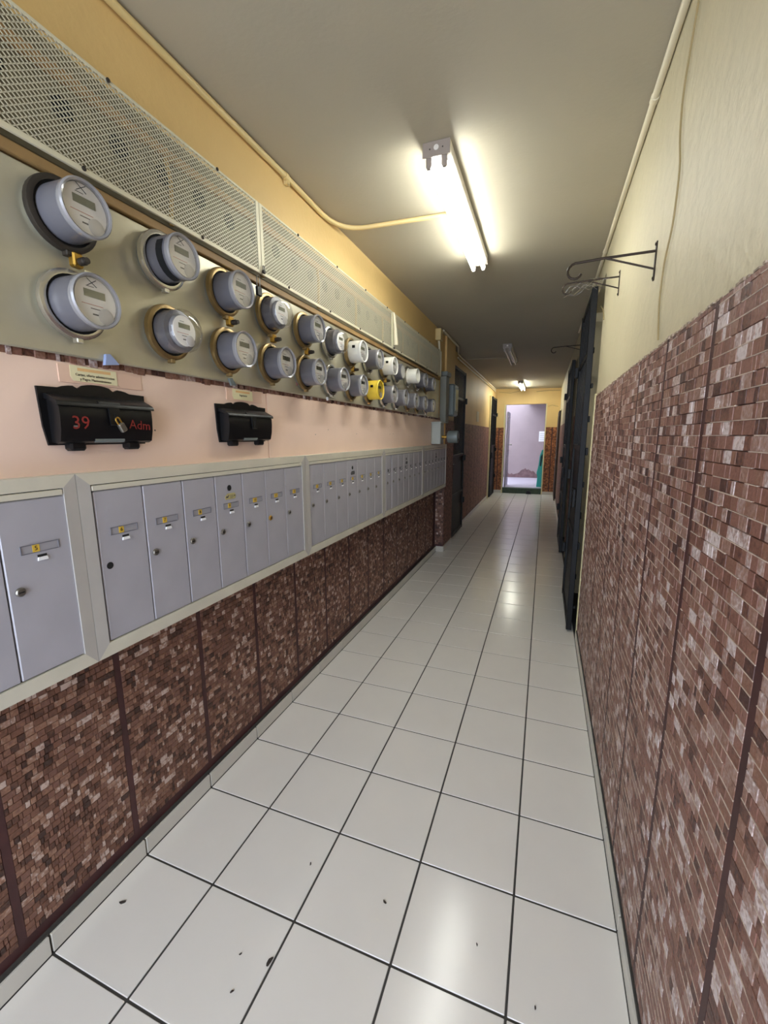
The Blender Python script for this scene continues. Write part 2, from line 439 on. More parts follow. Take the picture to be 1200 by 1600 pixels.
# recesses behind the left gates
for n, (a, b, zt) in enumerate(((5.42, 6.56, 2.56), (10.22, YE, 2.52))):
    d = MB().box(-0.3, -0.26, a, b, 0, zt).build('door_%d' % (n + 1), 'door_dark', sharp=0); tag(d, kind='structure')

# right wall
XP = XR + 0.004
wr = MB().box(XR, 1.95, YB, 2.755, 0, 1.815).build('wall_right', 'band', sharp=0); tag(wr, kind='structure')
pr = []
edges = [0.495 + 0.3785 * k for k in range(-8, 7)]
for a, b in zip(edges[:-1], edges[1:]):
    if a < YB: continue
    if b > 2.76: b = 2.755
    if b - a > .03: pr.append((a + 0.011, b - 0.011))
pr.append((edges[-1] + .007, 2.75)) if edges[-1] < 2.7 else None
brick_panels(wr, XR, -1, pr, 0.085, 1.812, 'brick_piece_right', 0.026, joint=True)
wru = MB().box(XP, 1.95, YB, 2.80, 1.815, 2.95).box(XP, 1.95, 2.80, 3.82, 2.62, 2.95).box(XP, 1.95, 3.82, 5.25, 0, 2.95).box(XP, 1.95, 5.25, 6.35, 2.5, 2.95) \
    .box(XP, 1.95, 6.35, 10.15, 0, 2.95).box(XP, 1.95, 10.15, 11.2, 2.16, 2.95).box(XP, 1.95, 11.2, YE, 0, 2.95).build('wall_right_upper', 'paint_cream', sharp=0); tag(wru, kind='structure')
MB().box(XP - 0.006, XP + .001, 3.83, 5.24, 0.08, 1.78).box(XP - 0.006, XP + .001, 6.36, 10.14, 0.08, 1.77).build('cladding', 'brick_far_y', wru, sharp=0)
pe = MB(); yy = -1.5
while yy < 2.74:
    wd = rnd.uniform(.006, .022); h_ = rnd.uniform(.0005, .0045)
    if rnd.random() < .75: pe.box(XR - rnd.uniform(.002, .007), XP + .001, yy, yy + wd, 1.8135 - h_ * .4, 1.8155 + h_)
    yy += wd * rnd.uniform(.9, 1.8)
pe.build('plaster_edge', 'plaster_edge', wru, sharp=0, kind='stuff')
for n, (a, b, zt) in enumerate(((2.80, 3.82, 2.62), (5.25, 6.35, 2.5), (10.15, 11.2, 2.16))):
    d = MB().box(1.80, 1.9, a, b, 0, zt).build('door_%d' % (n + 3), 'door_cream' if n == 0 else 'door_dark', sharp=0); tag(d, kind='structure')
    if n == 0: MB().box(1.78, 1.80, 2.9, 3.75, 1.85, 2.2).build('pane', 'door_brown', d, sharp=0)
    if n == 0: MB().box(1.785, 1.80, 3.6, 3.68, 1.0, 1.12).build('handle', 'lock_steel', d, sharp=0)
tr = MB().box(1.636, 1.80, 2.757, 2.80, 0, 1.83).build('trim_1', 'jamb_cream', sharp=0); tag(tr, kind='structure')
tr = MB().box(-0.02, 0.06, 10.19, 10.26, 0, 2.5).build('trim_2', 'jamb_cream', sharp=0); tag(tr, kind='structure')

# ceiling
cm = MB(); NX, NY = 2, 8; grid = []
for j in range(NY + 1):
    for i in range(NX + 1):
        x = -0.25 + 2.2 * i / NX; yy = YB + (YE + 0.2 - YB) * j / NY; grid.append((x, yy, zc(x, yy)))
n0 = len(grid); cm.v = grid + [(a, b, 3.0) for a, b, c in grid]
for j in range(NY):
    for i in range(NX):
        a = j * (NX + 1) + i; q = (a, a + 1, a + NX + 2, a + NX + 1); cm.f.append(q[::-1]); cm.f.append(tuple(k + n0 for k in q))
ce = cm.build('ceiling', 'paint_ceiling', sharp=0, fix=False); tag(ce, kind='structure')

# end wall with the doorway to the yard
DX0, DX1, DZ = 0.30, 1.305, 2.37
we = MB().box(-0.25, DX0, YE, YE + 0.14, 0, 2.95).box(DX1, 1.95, YE, YE + 0.14, 0, 2.95).box(DX0, DX1, YE, YE + 0.14, DZ, 2.95).build('wall_end', 'paint_ochre', sharp=0); tag(we, kind='structure')
for (a, b) in ((0.02, DX0 - 0.035), (DX1 + 0.03, XR)):
    MB().box(a, b, YE - 0.006, YE + .001, 0.08, 1.77).build('cladding', 'brick_far_x', we, sharp=0)
    MB().box((a + b) / 2 - .012, (a + b) / 2 + .012, YE - 0.009, YE - .005, 0.08, 1.77).build('band', 'band', we, sharp=0)
fr = MB().box(DX0 - .035, DX0, YE - .012, YE + .15, 0, DZ).box(DX1, DX1 + .03, YE - .012, YE + .15, 0, DZ).build('trim_3', 'jamb_cream', sharp=0); tag(fr, kind='structure')
sl = MB().cb(DX0, DX1, YE - 0.02, YE + 0.16, 0.0, 0.15, 0.01).build('trim_4', 'green_sill', sharp=0); tag(sl, kind='structure')

# skirting tiles
def skirting(name, x0, x1, ya, yb, h=0.066, joints=None):
    b = MB().box(x0, x1, ya, yb, 0, h + 0.004).build(name, 'mortar', sharp=0); tag(b, kind='structure'); return b
bl = skirting('baseboard_left', -0.01, 0.016, YB, 4.88)
pro = None
def skirt_tiles(base, xa, xb, ja, jb, h, ymin, ymax):
    pro = {}
    for j in range(ja, jb):
        y0, y1 = max(j * T + 0.003, ymin), min((j + 1) * T - 0.003, ymax)
        if y1 - y0 < .03: continue
        k = round(y1 - y0, 3)
        if k not in pro: pro[k] = MB().cb(xa, xb, 0, y1 - y0, 0.0015, h, 0.0015).build('tile', 'skirt_tile', base, sharp=0); o = pro[k]
        else: o = add_copy(pro[k], base)
        o.location = (0, y0, 0)
skirt_tiles(bl, 0.012, 0.0235, -7, 15, 0.066, YB, 4.865)
br_ = skirting('baseboard_right', 1.638, 1.66, YB, 2.75, 0.07); skirt_tiles(br_, 1.632, 1.6395, -7, 9, 0.062, YB, 2.75)
bp_ = MB().box(0.0, 0.118, 4.872, 5.42, 0, 0.07).build('baseboard_pier', 'mortar', sharp=0); tag(bp_, kind='structure')
MB().cb(0.024, 0.122, 4.864, 4.873, 0.0015, 0.075, .0015).build('tile', 'skirt_tile', bp_, sharp=0)
MB().cb(0.117, 0.126, 4.873, 5.418, 0.0015, 0.075, .0015).build('tile', 'skirt_tile', bp_, sharp=0)
bf = skirting('baseboard_left_far', 0.0, 0.03, 6.57, 10.18, 0.075); skirt_tiles(bf, 0.029, 0.038, 19, 31, 0.075, 6.57, 10.18)
bf = skirting('baseboard_right_far', 1.635, 1.66, 6.36, 10.14, 0.07); skirt_tiles(bf, 1.626, 1.636, 19, 31, 0.072, 6.36, 10.14)
be = MB().box(0.02, DX0 - .036, YE - .014, YE - .006, 0, 0.075).box(DX1 + .031, XR, YE - .014, YE - .006, 0, 0.075).build('baseboard_end', 'skirt_tile', sharp=0); tag(be, kind='structure')

# yard beyond the doorway
yf = MB().box(-1.2, 2.2, YE + 0.14, 15.2, 0.0, 0.12).build('floor_yard', 'floor_yard', sharp=0); tag(yf, kind='structure')
yw = MB().box(-1.2, 2.2, 14.9, 15.1, 0.12, 3.2).build('wall_yard_back', 'wall_lilac', sharp=0); tag(yw, kind='structure')
sp = [(-.1, .12), (1.9, .12)] + [(1.9 - .05 * k, .33 + .09 * math.sin(k * .35) + rnd.uniform(-.035, .035)) for k in range(37)] + [(.03, .2)]
MB().prism(sp, 'y', 14.893, 14.899).build('damp_stain', 'stain', yw, sharp=0)
yw = MB().box(1.62, 1.8, YE + .14, 15.0, 0.12, 3.2).build('wall_yard_right', 'wall_lilac', sharp=0); tag(yw, kind='structure')
yw = MB().box(-1.3, -1.15, YE + .14, 15.0, 0.12, 3.2).build('wall_yard_left', 'wall_lilac', sharp=0); tag(yw, kind='structure')
yr = MB().box(0.75, 2.2, YE + .14, 15.0, 2.62, 2.8).build('yard_shade_slab', 'wall_lilac', sharp=0); tag(yr, kind='structure')  # roof slab added to shade the right half of the yard
yr = MB().box(-0.6, 0.78, 12.6, 12.8, 2.45, 2.62).build('trim_5', 'paint_cream', sharp=0); tag(yr, kind='structure')

# ------------------------------------------------------------------ pink board above the mailboxes
for (a, b, lab) in ((-1.6, 1.098, 'pink painted board behind the two black letter boxes'), (1.104, 4.86, 'long peach board under the meters, right of the black letter boxes')):
    t = thing('wall_board', lab, 'board', (XU, (a + b) / 2, 1.40), 'boards between meters and mailboxes')
    MB().cb(XU, XU + 0.012, a, b, 1.36, 1.742, 0.002).build('board_sheet', 'pink_board', t)
    for k in range(6 if a < 0 else 8):
        yy = rnd.uniform(max(a, .05), min(b, 3.0)); zz = rnd.uniform(1.52, 1.66)
        MB().lathe([(0.0028, 0), (0.0028, 0.0006)], (XU + .012, yy, zz), 'x', 8).build('screw_hole', 'ink', t)
    if a < 0:
        MB().box(XU + .012, XU + .0145, .185, .435, 1.688, 1.734).build('patch', 'pink_patch', t)
        MB().box(XU + .012, XU + .0145, .83, 1.06, 1.69, 1.738).build('patch', 'pink_patch', t)
# torn strip of old brick facing under the meter panel
mb = MB(); yy = -1.2
while yy < 4.8:
    wd = rnd.uniform(.010, .03); mb.box(XU, XU + rnd.uniform(.008, .016), yy, yy + wd - .001, 1.742 - rnd.uniform(0, .006), 1.765); yy += wd
mb.build('bricks', 'brick_piece_right', wu, sharp=0, kind='stuff')

# ------------------------------------------------------------------ meter panel
PX = 0.12
mp = thing('meter_enclosure', 'long grey steel enclosure that carries both rows of meters', 'enclosure', (XU, 2.0, 1.757))
MB().cb(XU + .017, PX, -1.3, 4.48, 1.757, 2.188, 0.004).build('face_plate', 'steel_panel', mp)
t = MB().cb(XU + .001, PX + .008, -1.3, 4.48, 2.193, 2.219, 0.002).build('wooden_ledge', 'wood_strip'); tag(t, 'tan wooden ledge between the meters and the mesh covers', 'ledge')
mp = thing('cable_gutter', 'shallow grey cable gutter with round black holes behind the mesh', 'gutter', (XU, 2.0, 2.234))
MB().cb(XU + .001, XU + .012, -1.3, 4.48, 2.234, 2.52, 0.002).build('gutter_back', 'gutter', mp)
for k in range(28):
    yy = -.35 + 0.158 * k; zz = 2.385 + rnd.uniform(-.006, .006)
    MB().lathe([(0.03, 0), (0.03, 0.002)], (XU + .012, yy, zz), 'x', 16).build('knockout', 'black_hole', mp)
MB().cb(XU + .012, XU + .028, -1.3, 4.4, 2.438, 2.468, .002).build('batten', 'wood_batten', mp)
for k in range(9):
    yy = .1 + .5 * k; MB().tube([(XU + .024, yy, 2.436), (XU + .02, yy + .02, 2.38), (XU + .02, yy + .01, 2.24)], .007, 6).build('cable', 'wire_yellow', mp)
# expanded-metal covers
def mesh_cover(a, b, label):
    t = thing('mesh_cover', label, 'mesh cover', (PX + .03, (a + b) / 2, 2.233), 'expanded-metal covers above the meters')
    x = PX + .022; z0, z1 = 2.236, 2.505
    mb = MB(); cw, ch = 0.0185, 0.0067; sw, th = 0.00125, 0.0016
    nz = int((z1 - z0) / ch); ny = int((b - a) / cw)
    def strand(p, q):
        (y0, q0), (y1, q1) = p, q
        dy, dz = y1 - y0, q1 - q0; L = math.hypot(dy, dz); ny_, nz_ = -dz / L * sw, dy / L * sw
        vs = [(xx, yy + s * ny_, zz + s * nz_) for xx in (x, x + th) for (yy, zz) in ((y0, q0), (y1, q1)) for s in (-1, 1)]
        mb.add(vs, [(4, 6, 7, 5), (0, 2, 6, 4), (1, 5, 7, 3)])
    for j in range(nz):
        for i in range(ny):
            yc = a + (i + (0.5 if j % 2 else 0)) * cw; zz = z0 + j * ch
            strand((yc, zz), (min(yc + cw / 2, b), zz + ch)); strand((yc + cw, zz), (yc + cw / 2, zz + ch))
    mb.build('expanded_metal', 'mesh_metal', t, sharp=0, fix=False)
    fr = .012
    MB().cb(x - .004, x + .004, a - .004, b + .004, z0 - .008, z0 + .006, .001).build('frame', 'mesh_frame', t)
    MB().cb(x - .004, x + .003, a - .004, b + .004, z1 - .004, z1 + .004, .001).build('frame', 'mesh_frame', t)
    MB().cb(x - .004, x + .005, a - .006, a + .014, z0, z1, .001).build('frame', 'mesh_frame', t)
    MB().cb(x - .004, x + .005, b - .014, b + .006, z0, z1, .001).build('frame', 'mesh_frame', t)
    k = a + .2
    while k < b:
        MB().lathe([(.006, 0), (.006, .003), (.003, .005)], (x + .004, k, z0 + .002), 'x', 8).build('screw', 'dark_ring', t)
        MB().lathe([(.006, 0), (.006, .003), (.003, .005)], (x + .003, k + .1, z1), 'x', 8).build('screw', 'dark_ring', t); k += .42
mesh_cover(-0.75, 1.045, 'nearest expanded-metal cover, over the first meters')
mesh_cover(1.06, 2.745, 'middle expanded-metal cover, directly opposite the lit tube light')
mesh_cover(2.76, 4.45, 'farthest expanded-metal cover, dark and beside the junction box')

# ------------------------------------------------------------------ meters
XRING, XF = PX + 0.03, PX + 0.115
def make_meter(kind, ring, lock, lcdm, tagged=False):
    t = bpy.data.objects.new('electric_meter', None); t.empty_display_size = .05; col.objects.link(t)
    # local x is outwards, origin on the panel
    MB().lathe([(.078, -.0), (.080, .012), (.080, .020)], axis='x', n=32).build('socket', 'grey_duct', t)
    MB().lathe([(.0795, .010), (.086, .012), (.087, .020), (.086, .028), (.0795, .031), (.073, .031), (.073, .010)], axis='x', n=36, caps=False).build('clamp_ring', ring, t)
    MB().lathe([(.0735, .0255), (.064, .0258)], axis='x', n=32, caps=False).build('gap_shade', 'black_hole', t)  # black ring paints the shade in the gap between clamp ring and cover
    MB().cb(.012, .032, -.009, .009, -.096, -.083, .002).build('clamp_screw', ring, t)
    if kind == 'cup':
        MB().lathe([(.070, .018), (.070, .034), (.062, .036), (.064, .118), (.058, .118), (.056, .05), (.02, .048)], axis='x', n=32).build('cover', 'meter_white', t)
    elif kind == 'blank':
        MB().lathe([(.070, .018), (.070, .034), (.064, .036), (.062, .072), (.055, .078)], axis='x', n=32).build('cover', 'meter_grey', t)
        MB().lathe([(.05, .078), (.05, .080)], axis='x', n=24).build('face_plate', 'dial_grey', t)
    else:
        body = {'yellow': 'meter_yellow', 'white': 'meter_white'}.get(kind, 'meter_grey')
        if kind == 'dome':
            MB().lathe([(.065, .018), (.065, .030), (.0655, .034), (.065, .070), (.05, .074)], axis='x', n=36).build('body', body, t)
            MB().lathe([(.0675, .034), (.0672, .085), (.064, .100), (.055, .111), (.035, .117), (.012, .119)], axis='x', n=36).build('glass_cover', 'clear_glass', t)
            xd, rd = .088, .047
            MB().lathe([(.05, .072), (.049, .087)], axis='x', n=32).build('module', 'meter_rim', t)
        else:
            MB().lathe([(.066, .018), (.066, .030), (.0662, .034), (.0655, .060), (.0645, .098), (.060, .100)], axis='x', n=36).build('body', body, t)
            MB().lathe([(.0645, .096), (.0662, .100), (.0665, .110), (.063, .114), (.0585, .112), (.0575, .100)], axis='x', n=36, caps=False).build('rim', body if kind in ('yellow', 'white') else 'meter_rim', t)
            xd, rd = .102, .0565
            MB().lathe([(.0585, .1095), (.03, .1115), (.008, .112)], axis='x', n=32).build('glass_cover', 'clear_glass', t)
        f = MB().lathe([(rd, xd - .003), (rd, xd)], axis='x', n=32).build('face_plate', 'dial' if kind != 'yellow' else 'meter_yellow', t)
        x = xd; s = rd / .0565
        MB().box(x, x + .0012, -.028 * s, .028 * s, .008 * s, .026 * s).build('display', lcdm, f, sharp=0)
        MB().box(x, x + .0006, -.036 * s, .020 * s, -.0105 * s, -.009 * s).build('print_line', 'ink_red', f, sharp=0)
        MB().box(x, x + .0006, -.014 * s, .024 * s, -.0195 * s, -.0175 * s).build('print_line', 'ink', f, sharp=0)
        MB().box(x, x + .0006, -.020 * s, .000 * s, .033 * s, .0345 * s).build('print_line', 'ink', f, sharp=0)
        MB().box(x, x + .0006, -.010 * s, .006 * s, -.034 * s, -.0305 * s).build('print_line', 'ink', f, sharp=0)
        MB().lathe([(.021 * s, 0), (.021 * s, .003), (.016 * s, .0045)], (x - .0015, .026 * s, -.033 * s), 'x', 20).build('optical_port', 'dial_grey', f)
    if kind == 'slotted':
        ms = MB()
        for k in range(9):
            a0, a1 = R(150 + 13 * k), R(163 + 13 * k); r0, r1 = .0668, .0675
            ms.add([(xx, rr * math.cos(a), rr * math.sin(a)) for a in (a0, a1) for rr in (r0, r1) for xx in (.066, .090)], [(2, 3, 7, 6), (0, 1, 3, 2), (4, 6, 7, 5), (0, 2, 6, 4), (1, 5, 7, 3)])
        ms.build('cover_slot', 'black_hole', t)
    if kind == 'yellow' or kind == 'white':
        MB().box(.06, .078, -.0675, -.062, .012, .028).build('cover_slot', 'black_hole', t)
    if lock:
        l = MB().cb(.014, .036, .004, .032, -.118, -.082, .004).build('ring_lock', lock, t)
        MB().lathe([(.010, .034), (.010, .052), (.008, .054), (.008, .062)], (0, .022, -.104), 'x', 12).build('lock_barrel', 'dark_ring', l)
    if tagged:
        l = MB().cb(.030, .032, .034, .052, -.158, -.118, .0008).build('seal_tag', 'paper', t)
    return t
def mark_x(meter, x, y, z, s=.012):
    mm = MB()
    for d in (1, -1):
        mm.tube([(x, y - s, z - d * s * .7), (x, y + s, z + d * s * .7)], .0009, 6)
    o = mm.build('marker_cross', 'marker', meter); return o
MY = [.222, .528, .809, 1.096, 1.393, 1.680, 1.960, 2.252, 2.560, 2.850, 3.165, 3.470, 3.790]
MZT = [2.098, 2.098, 2.085, 2.079, 2.076, 2.073, 2.067, 2.066, 2.068, 2.066, 2.07, 2.068, 2.066]
MZB = [1.884, 1.880, 1.872, 1.868, 1.868, 1.865, 1.861, 1.862, 1.860, 1.858, 1.858, 1.857, 1.855]
row_t = ['lcd', 'slotted', 'lcd', 'dome', 'lcd', 'dome', 'white', 'lcd', 'white', 'blank', 'cup', 'lcd', 'lcd']
rg_t = ['dark_ring', 'steel_ring', 'brass_ring', 'brass_ring', 'brass_ring', 'steel_ring', 'brass_ring', 'steel_ring', 'brass_ring', 'steel_ring', 'steel_ring', 'steel_ring', 'brass_ring']
lk_t = ['brass', None, 'brass', 'brass', 'brass', None, 'brass', None, 'brass', None, None, None, None]
row_b = ['lcd', 'dome', 'lcd', 'lcd', 'lcd', 'lcd', 'lcd', 'yellow', 'lcd', 'lcd', 'lcd', 'lcd', 'lcd']
rg_b = ['steel_ring', 'brass_ring', 'brass_ring', 'brass_ring', 'brass_ring', 'steel_ring', 'brass_ring', 'brass_ring', 'steel_ring', 'steel_ring', 'brass_ring', 'brass_ring', 'steel_ring']
ordw = ['first', 'second', 'third', 'fourth', 'fifth', 'sixth', 'seventh', 'eighth', 'ninth', 'tenth', 'eleventh', 'twelfth', 'thirteenth']
cache = {}
for i in range(13):
    for r_ in (0, 1):
        kind = (row_t, row_b)[r_][i]; ring = (rg_t, rg_b)[r_][i]; lock = lk_t[i] if r_ == 0 else None
        lcdm = 'lcd' if (i < 3 and not (r_ == 1 and i == 2)) or r_ == 0 else 'lcd_dark'
        key = (kind, ring, lock, lcdm, i == 0 and r_ == 0)
        if key in cache: t = copy_tree(cache[key])
        else: t = make_meter(kind, ring, lock, lcdm, i == 0 and r_ == 0); cache[key] = t
        t.location = (PX + .0005, MY[i], (MZT, MZB)[r_][i])
        look = {'lcd': 'round grey electric meter', 'dome': 'electric meter with clear domed glass', 'slotted': 'electric meter with black side slot', 'white': 'pale grey electric meter', 'blank': 'grey blank cover without a dial', 'cup': 'white open cup on a meter socket', 'yellow': 'bright yellow electric meter'}[kind]
        extra = ' with brass lock' if lock else ''
        pos = 'nearest the camera' if i == 0 else ('farthest away' if i == 12 else '%s from the near end' % ordw[i])
        tag(t, '%s%s, %s row, %s' % (look, extra, ('upper', 'lower')[r_], pos), 'meter', 'electric meters on the grey panel')
meters = [o for o in col.objects if o.get('category') == 'meter']
# crosses written with a marker on the first dials (after copying, so only these three carry them)
for (i, r_) in ((0, 0), (0, 1), (1, 0)):
    for o in meters:
        if abs(o.location.y - MY[i]) < .001 and abs(o.location.z - (MZT, MZB)[r_][i]) < .001:
            L = o.location.copy(); c = mark_x(o, L.x + .1128, L.y - .012, L.z + .040)

# ------------------------------------------------------------------ mailbox banks
MX = 0.13; MZ0, MZ1 = 0.893, 1.442
door_cache = {}
PITCH_D = 0.1593
def mailbox_door(t, y0, y1, num, kind, locked=True, lockm='lock_steel', fancy=None):
    key = (round(y1 - y0, 4),)
    za, zb = 0.936, 1.389
    if key in door_cache: d = add_copy(door_cache[key], t, (0, y0, 0))
    else:
        d = MB().cb(-.002, 0.008, .0015, (y1 - y0) - .0015, za, zb, .0025).build('door', 'alu_door'); d.parent = t; d.location = (0, y0, 0); door_cache[key] = d
    x = .008; c = (y1 - y0) / 2 + .004
    def sub(n, mb, m):
        k = (n, round(y1 - y0, 4))
        if k in door_cache: return add_copy(door_cache[k], d)
        o = mb().build(n, m); o.parent = d; door_cache[k] = o; return o
    def slot():
        m = MB(); a, b, z0, z1 = c - .044, c + .044, 1.256, 1.275
        m.box(x - .001, x + .0004, a, b, z0, z1); return m
    sub('name_slot', slot, 'slot')
    def lip():
        m = MB(); a, b, z0, z1 = c - .045, c + .045, 1.255, 1.276
        m.box(x, x + .002, a, b, z1 - .0012, z1 + .0008); m.box(x, x + .002, a, a + .002, z0, z1); m.box(x, x + .002, b - .002, b, z0, z1); m.box(x, x + .0012, a, b, z0 - .001, z0 + .0005); return m
    sub('slot_lip', lip, 'slot_dark')
    sub('finger_tab', lambda: MB().prism([(c - .010, 1.232), (c + .014, 1.232), (c + .012, 1.2405), (c - .008, 1.2405)], 'x', x, x + .004), 'tab_white')
    sub('tab_gap', lambda: MB().box(x, x + .0008, c - .009, c + .013, 1.2405, 1.247), 'dark_gap')
    ly = .026
    if locked == 'hole':
        MB().lathe([(.0105, 0), (.0105, .0006)], (x, ly, 1.165), 'x', 16).build('lock_hole', 'black_hole').parent = d
    elif locked:
        k = ('lock', lockm)
        if k in door_cache: add_copy(door_cache[k], d)
        else:
            o = MB().lathe([(.0115, 0), (.0115, .003), (.009, .006), (.004, .0065)], (x, ly, 1.165), 'x', 18).build('lock', lockm); o.parent = d; door_cache[k] = o
        k = ('key',)
        if k in door_cache: add_copy(door_cache[k], d)
        else:
            o = MB().box(x + .006, x + .0072, ly - .006, ly + .006, 1.1635, 1.1665).build('keyway', 'black_hole'); o.parent = d; door_cache[k] = o
    if num:
        wd = .016 if len(num) < 2 else .026
        st = MB().box(x + .0004, x + .0012, c - .018, c - .018 + wd, 1.256, 1.2745).build('number_sticker', 'sticker'); st.parent = d
        text('number', num, .016, 'marker', d, (x + .0014, c - .018 + wd / 2, 1.2653))
    elif kind == 'dim':
        k = ('dim',)
        if k in door_cache: add_copy(door_cache[k], d)
        else:
            st = MB().box(x + .0004, x + .0012, c - .03, c - .004, 1.256, 1.2745).build('number_sticker', 'ink'); st.parent = d; door_cache[k] = st
    if fancy:
        MB().lathe([(.012, 0), (.012, .0006)], (x, c - .004, 1.337), 'x', 18).build('lock_hole', 'black_hole').parent = d
        pm = MB().prism([(c - .030, 1.291), (c + .026, 1.291), (c + .032, 1.304), (c + .024, 1.315), (c - .016, 1.315), (c - .032, 1.304)], 'x', x, x + .0012).build('emblem_plate', 'plate_gold' if fancy == 'gold' else 'ink'); pm.parent = d
        em = MB().prism([(c - .030, 1.299), (c - .016, 1.298), (c - .008, 1.309), (c - .013, 1.308), (c - .017, 1.303), (c - .024, 1.305)], 'x', x + .0012, x + .0018) \
            .box(x + .0012, x + .0016, c - .004, c + .016, 1.305, 1.3065).box(x + .0012, x + .0016, c - .004, c + .018, 1.300, 1.3015).box(x + .0012, x + .0016, c - .004, c + .012, 1.295, 1.2965) \
            .prism([(c + .020, 1.303), (c + .024, 1.300), (c + .028, 1.304), (c + .024, 1.307)], 'x', x + .0012, x + .0016).build('emblem', 'ink'); em.parent = d
    return d
def trim(mb, pts): pass
def mailbox_bank(y0, y1, label, nums, dim=False, lastlock=None):
    t = thing('mailbox_bank', label, 'mailboxes', (MX, y0, 0), 'mailbox banks along the left wall')
    base = t.location
    MB().box(XU + .002, MX - .0025, y0 + .004, y1 - .004, MZ0 + .006, MZ1 - .012).build('housing', 'dark_gap', t, sharp=0)
    iw0, iw1 = y0 + .037, y1 - .035; zi0, zi1 = .934, 1.409
    xo, xi = MX + .0105, MX + .0118
    def quad(name, a, b, c, d, m):   # mitred trim piece, outer edge a-b low, inner edge c-d proud
        mb = MB()
        A = [(xo, *a), (xo, *b), (xi, *c), (xi, *d)]; B = [(XU + .001, *a), (XU + .001, *b), (XU + .02, *c), (XU + .02, *d)]
        mb.add(A + B, [(0, 1, 2, 3), (7, 6, 5, 4), (0, 4, 5, 1), (1, 5, 6, 2), (2, 6, 7, 3), (3, 7, 4, 0)]); mb.build(name, m, t, sharp=0)
    e = .0006
    quad('trim_top', (y0 + e, MZ1), (y1 - e, MZ1), (iw1, zi1), (iw0, zi1), 'alu_trim')
    quad('trim_bottom', (y0 + e, MZ0), (y1 - e, MZ0), (iw1, zi0), (iw0, zi0), 'alu_trim')
    quad('trim_side', (y0 + e, MZ0), (y0 + e, MZ1), (iw0, zi1), (iw0, zi0), 'alu_post')
    quad('trim_side', (y1 - e, MZ0), (y1 - e, MZ1), (iw1, zi1), (iw1, zi0), 'alu_post')
    MB().cb(MX + .002, MX + .0115, iw0 + .004, iw1 - .002, 1.391, 1.4065, .002).build('header_bar', 'alu_trim', t)
    ds = y0 + .0434 - y0
    for k in range(7):
        a = ds + PITCH_D * k
        num = nums[k] if nums else None
        kw = {}
        b = a + PITCH_D
        if dim == 2 and k == 0: a += .016; b -= .020
        lockm = 'brass' if (nums and nums[k] == '11') else 'lock_steel'
        d = mailbox_door(t, a, b, num, 'dim' if dim else None, 'hole' if (nums and nums[k] == '6') else True, lockm, ('gold' if nums and nums[0] == '6' else 'dark') if (k == 3 and y0 > 0) else None)
    return t
UY = [-1.021, 0.169, 1.362, 2.552, 3.735, 4.866]
mailbox_bank(UY[0], UY[1], 'mailbox bank cut by the left picture edge, its last door numbered 5', [None] * 6 + ['5'])
mailbox_bank(UY[1], UY[2], 'mailbox bank with doors 6 to 12, one with a brass lock', ['6', '7', '8', '9', '10', '11', '12'])
mailbox_bank(UY[2], UY[3], 'mailbox bank in the middle of the row with doors 13 to 19', ['13', '14', '15', '16', '17', '18', '19'])
mailbox_bank(UY[3], UY[4], 'mailbox bank whose first narrow door stands in a black gap', None, 2)
PITCH_D = 0.1505
mailbox_bank(UY[4], UY[5], 'farthest mailbox bank, ending at the brick pier', None, 1)

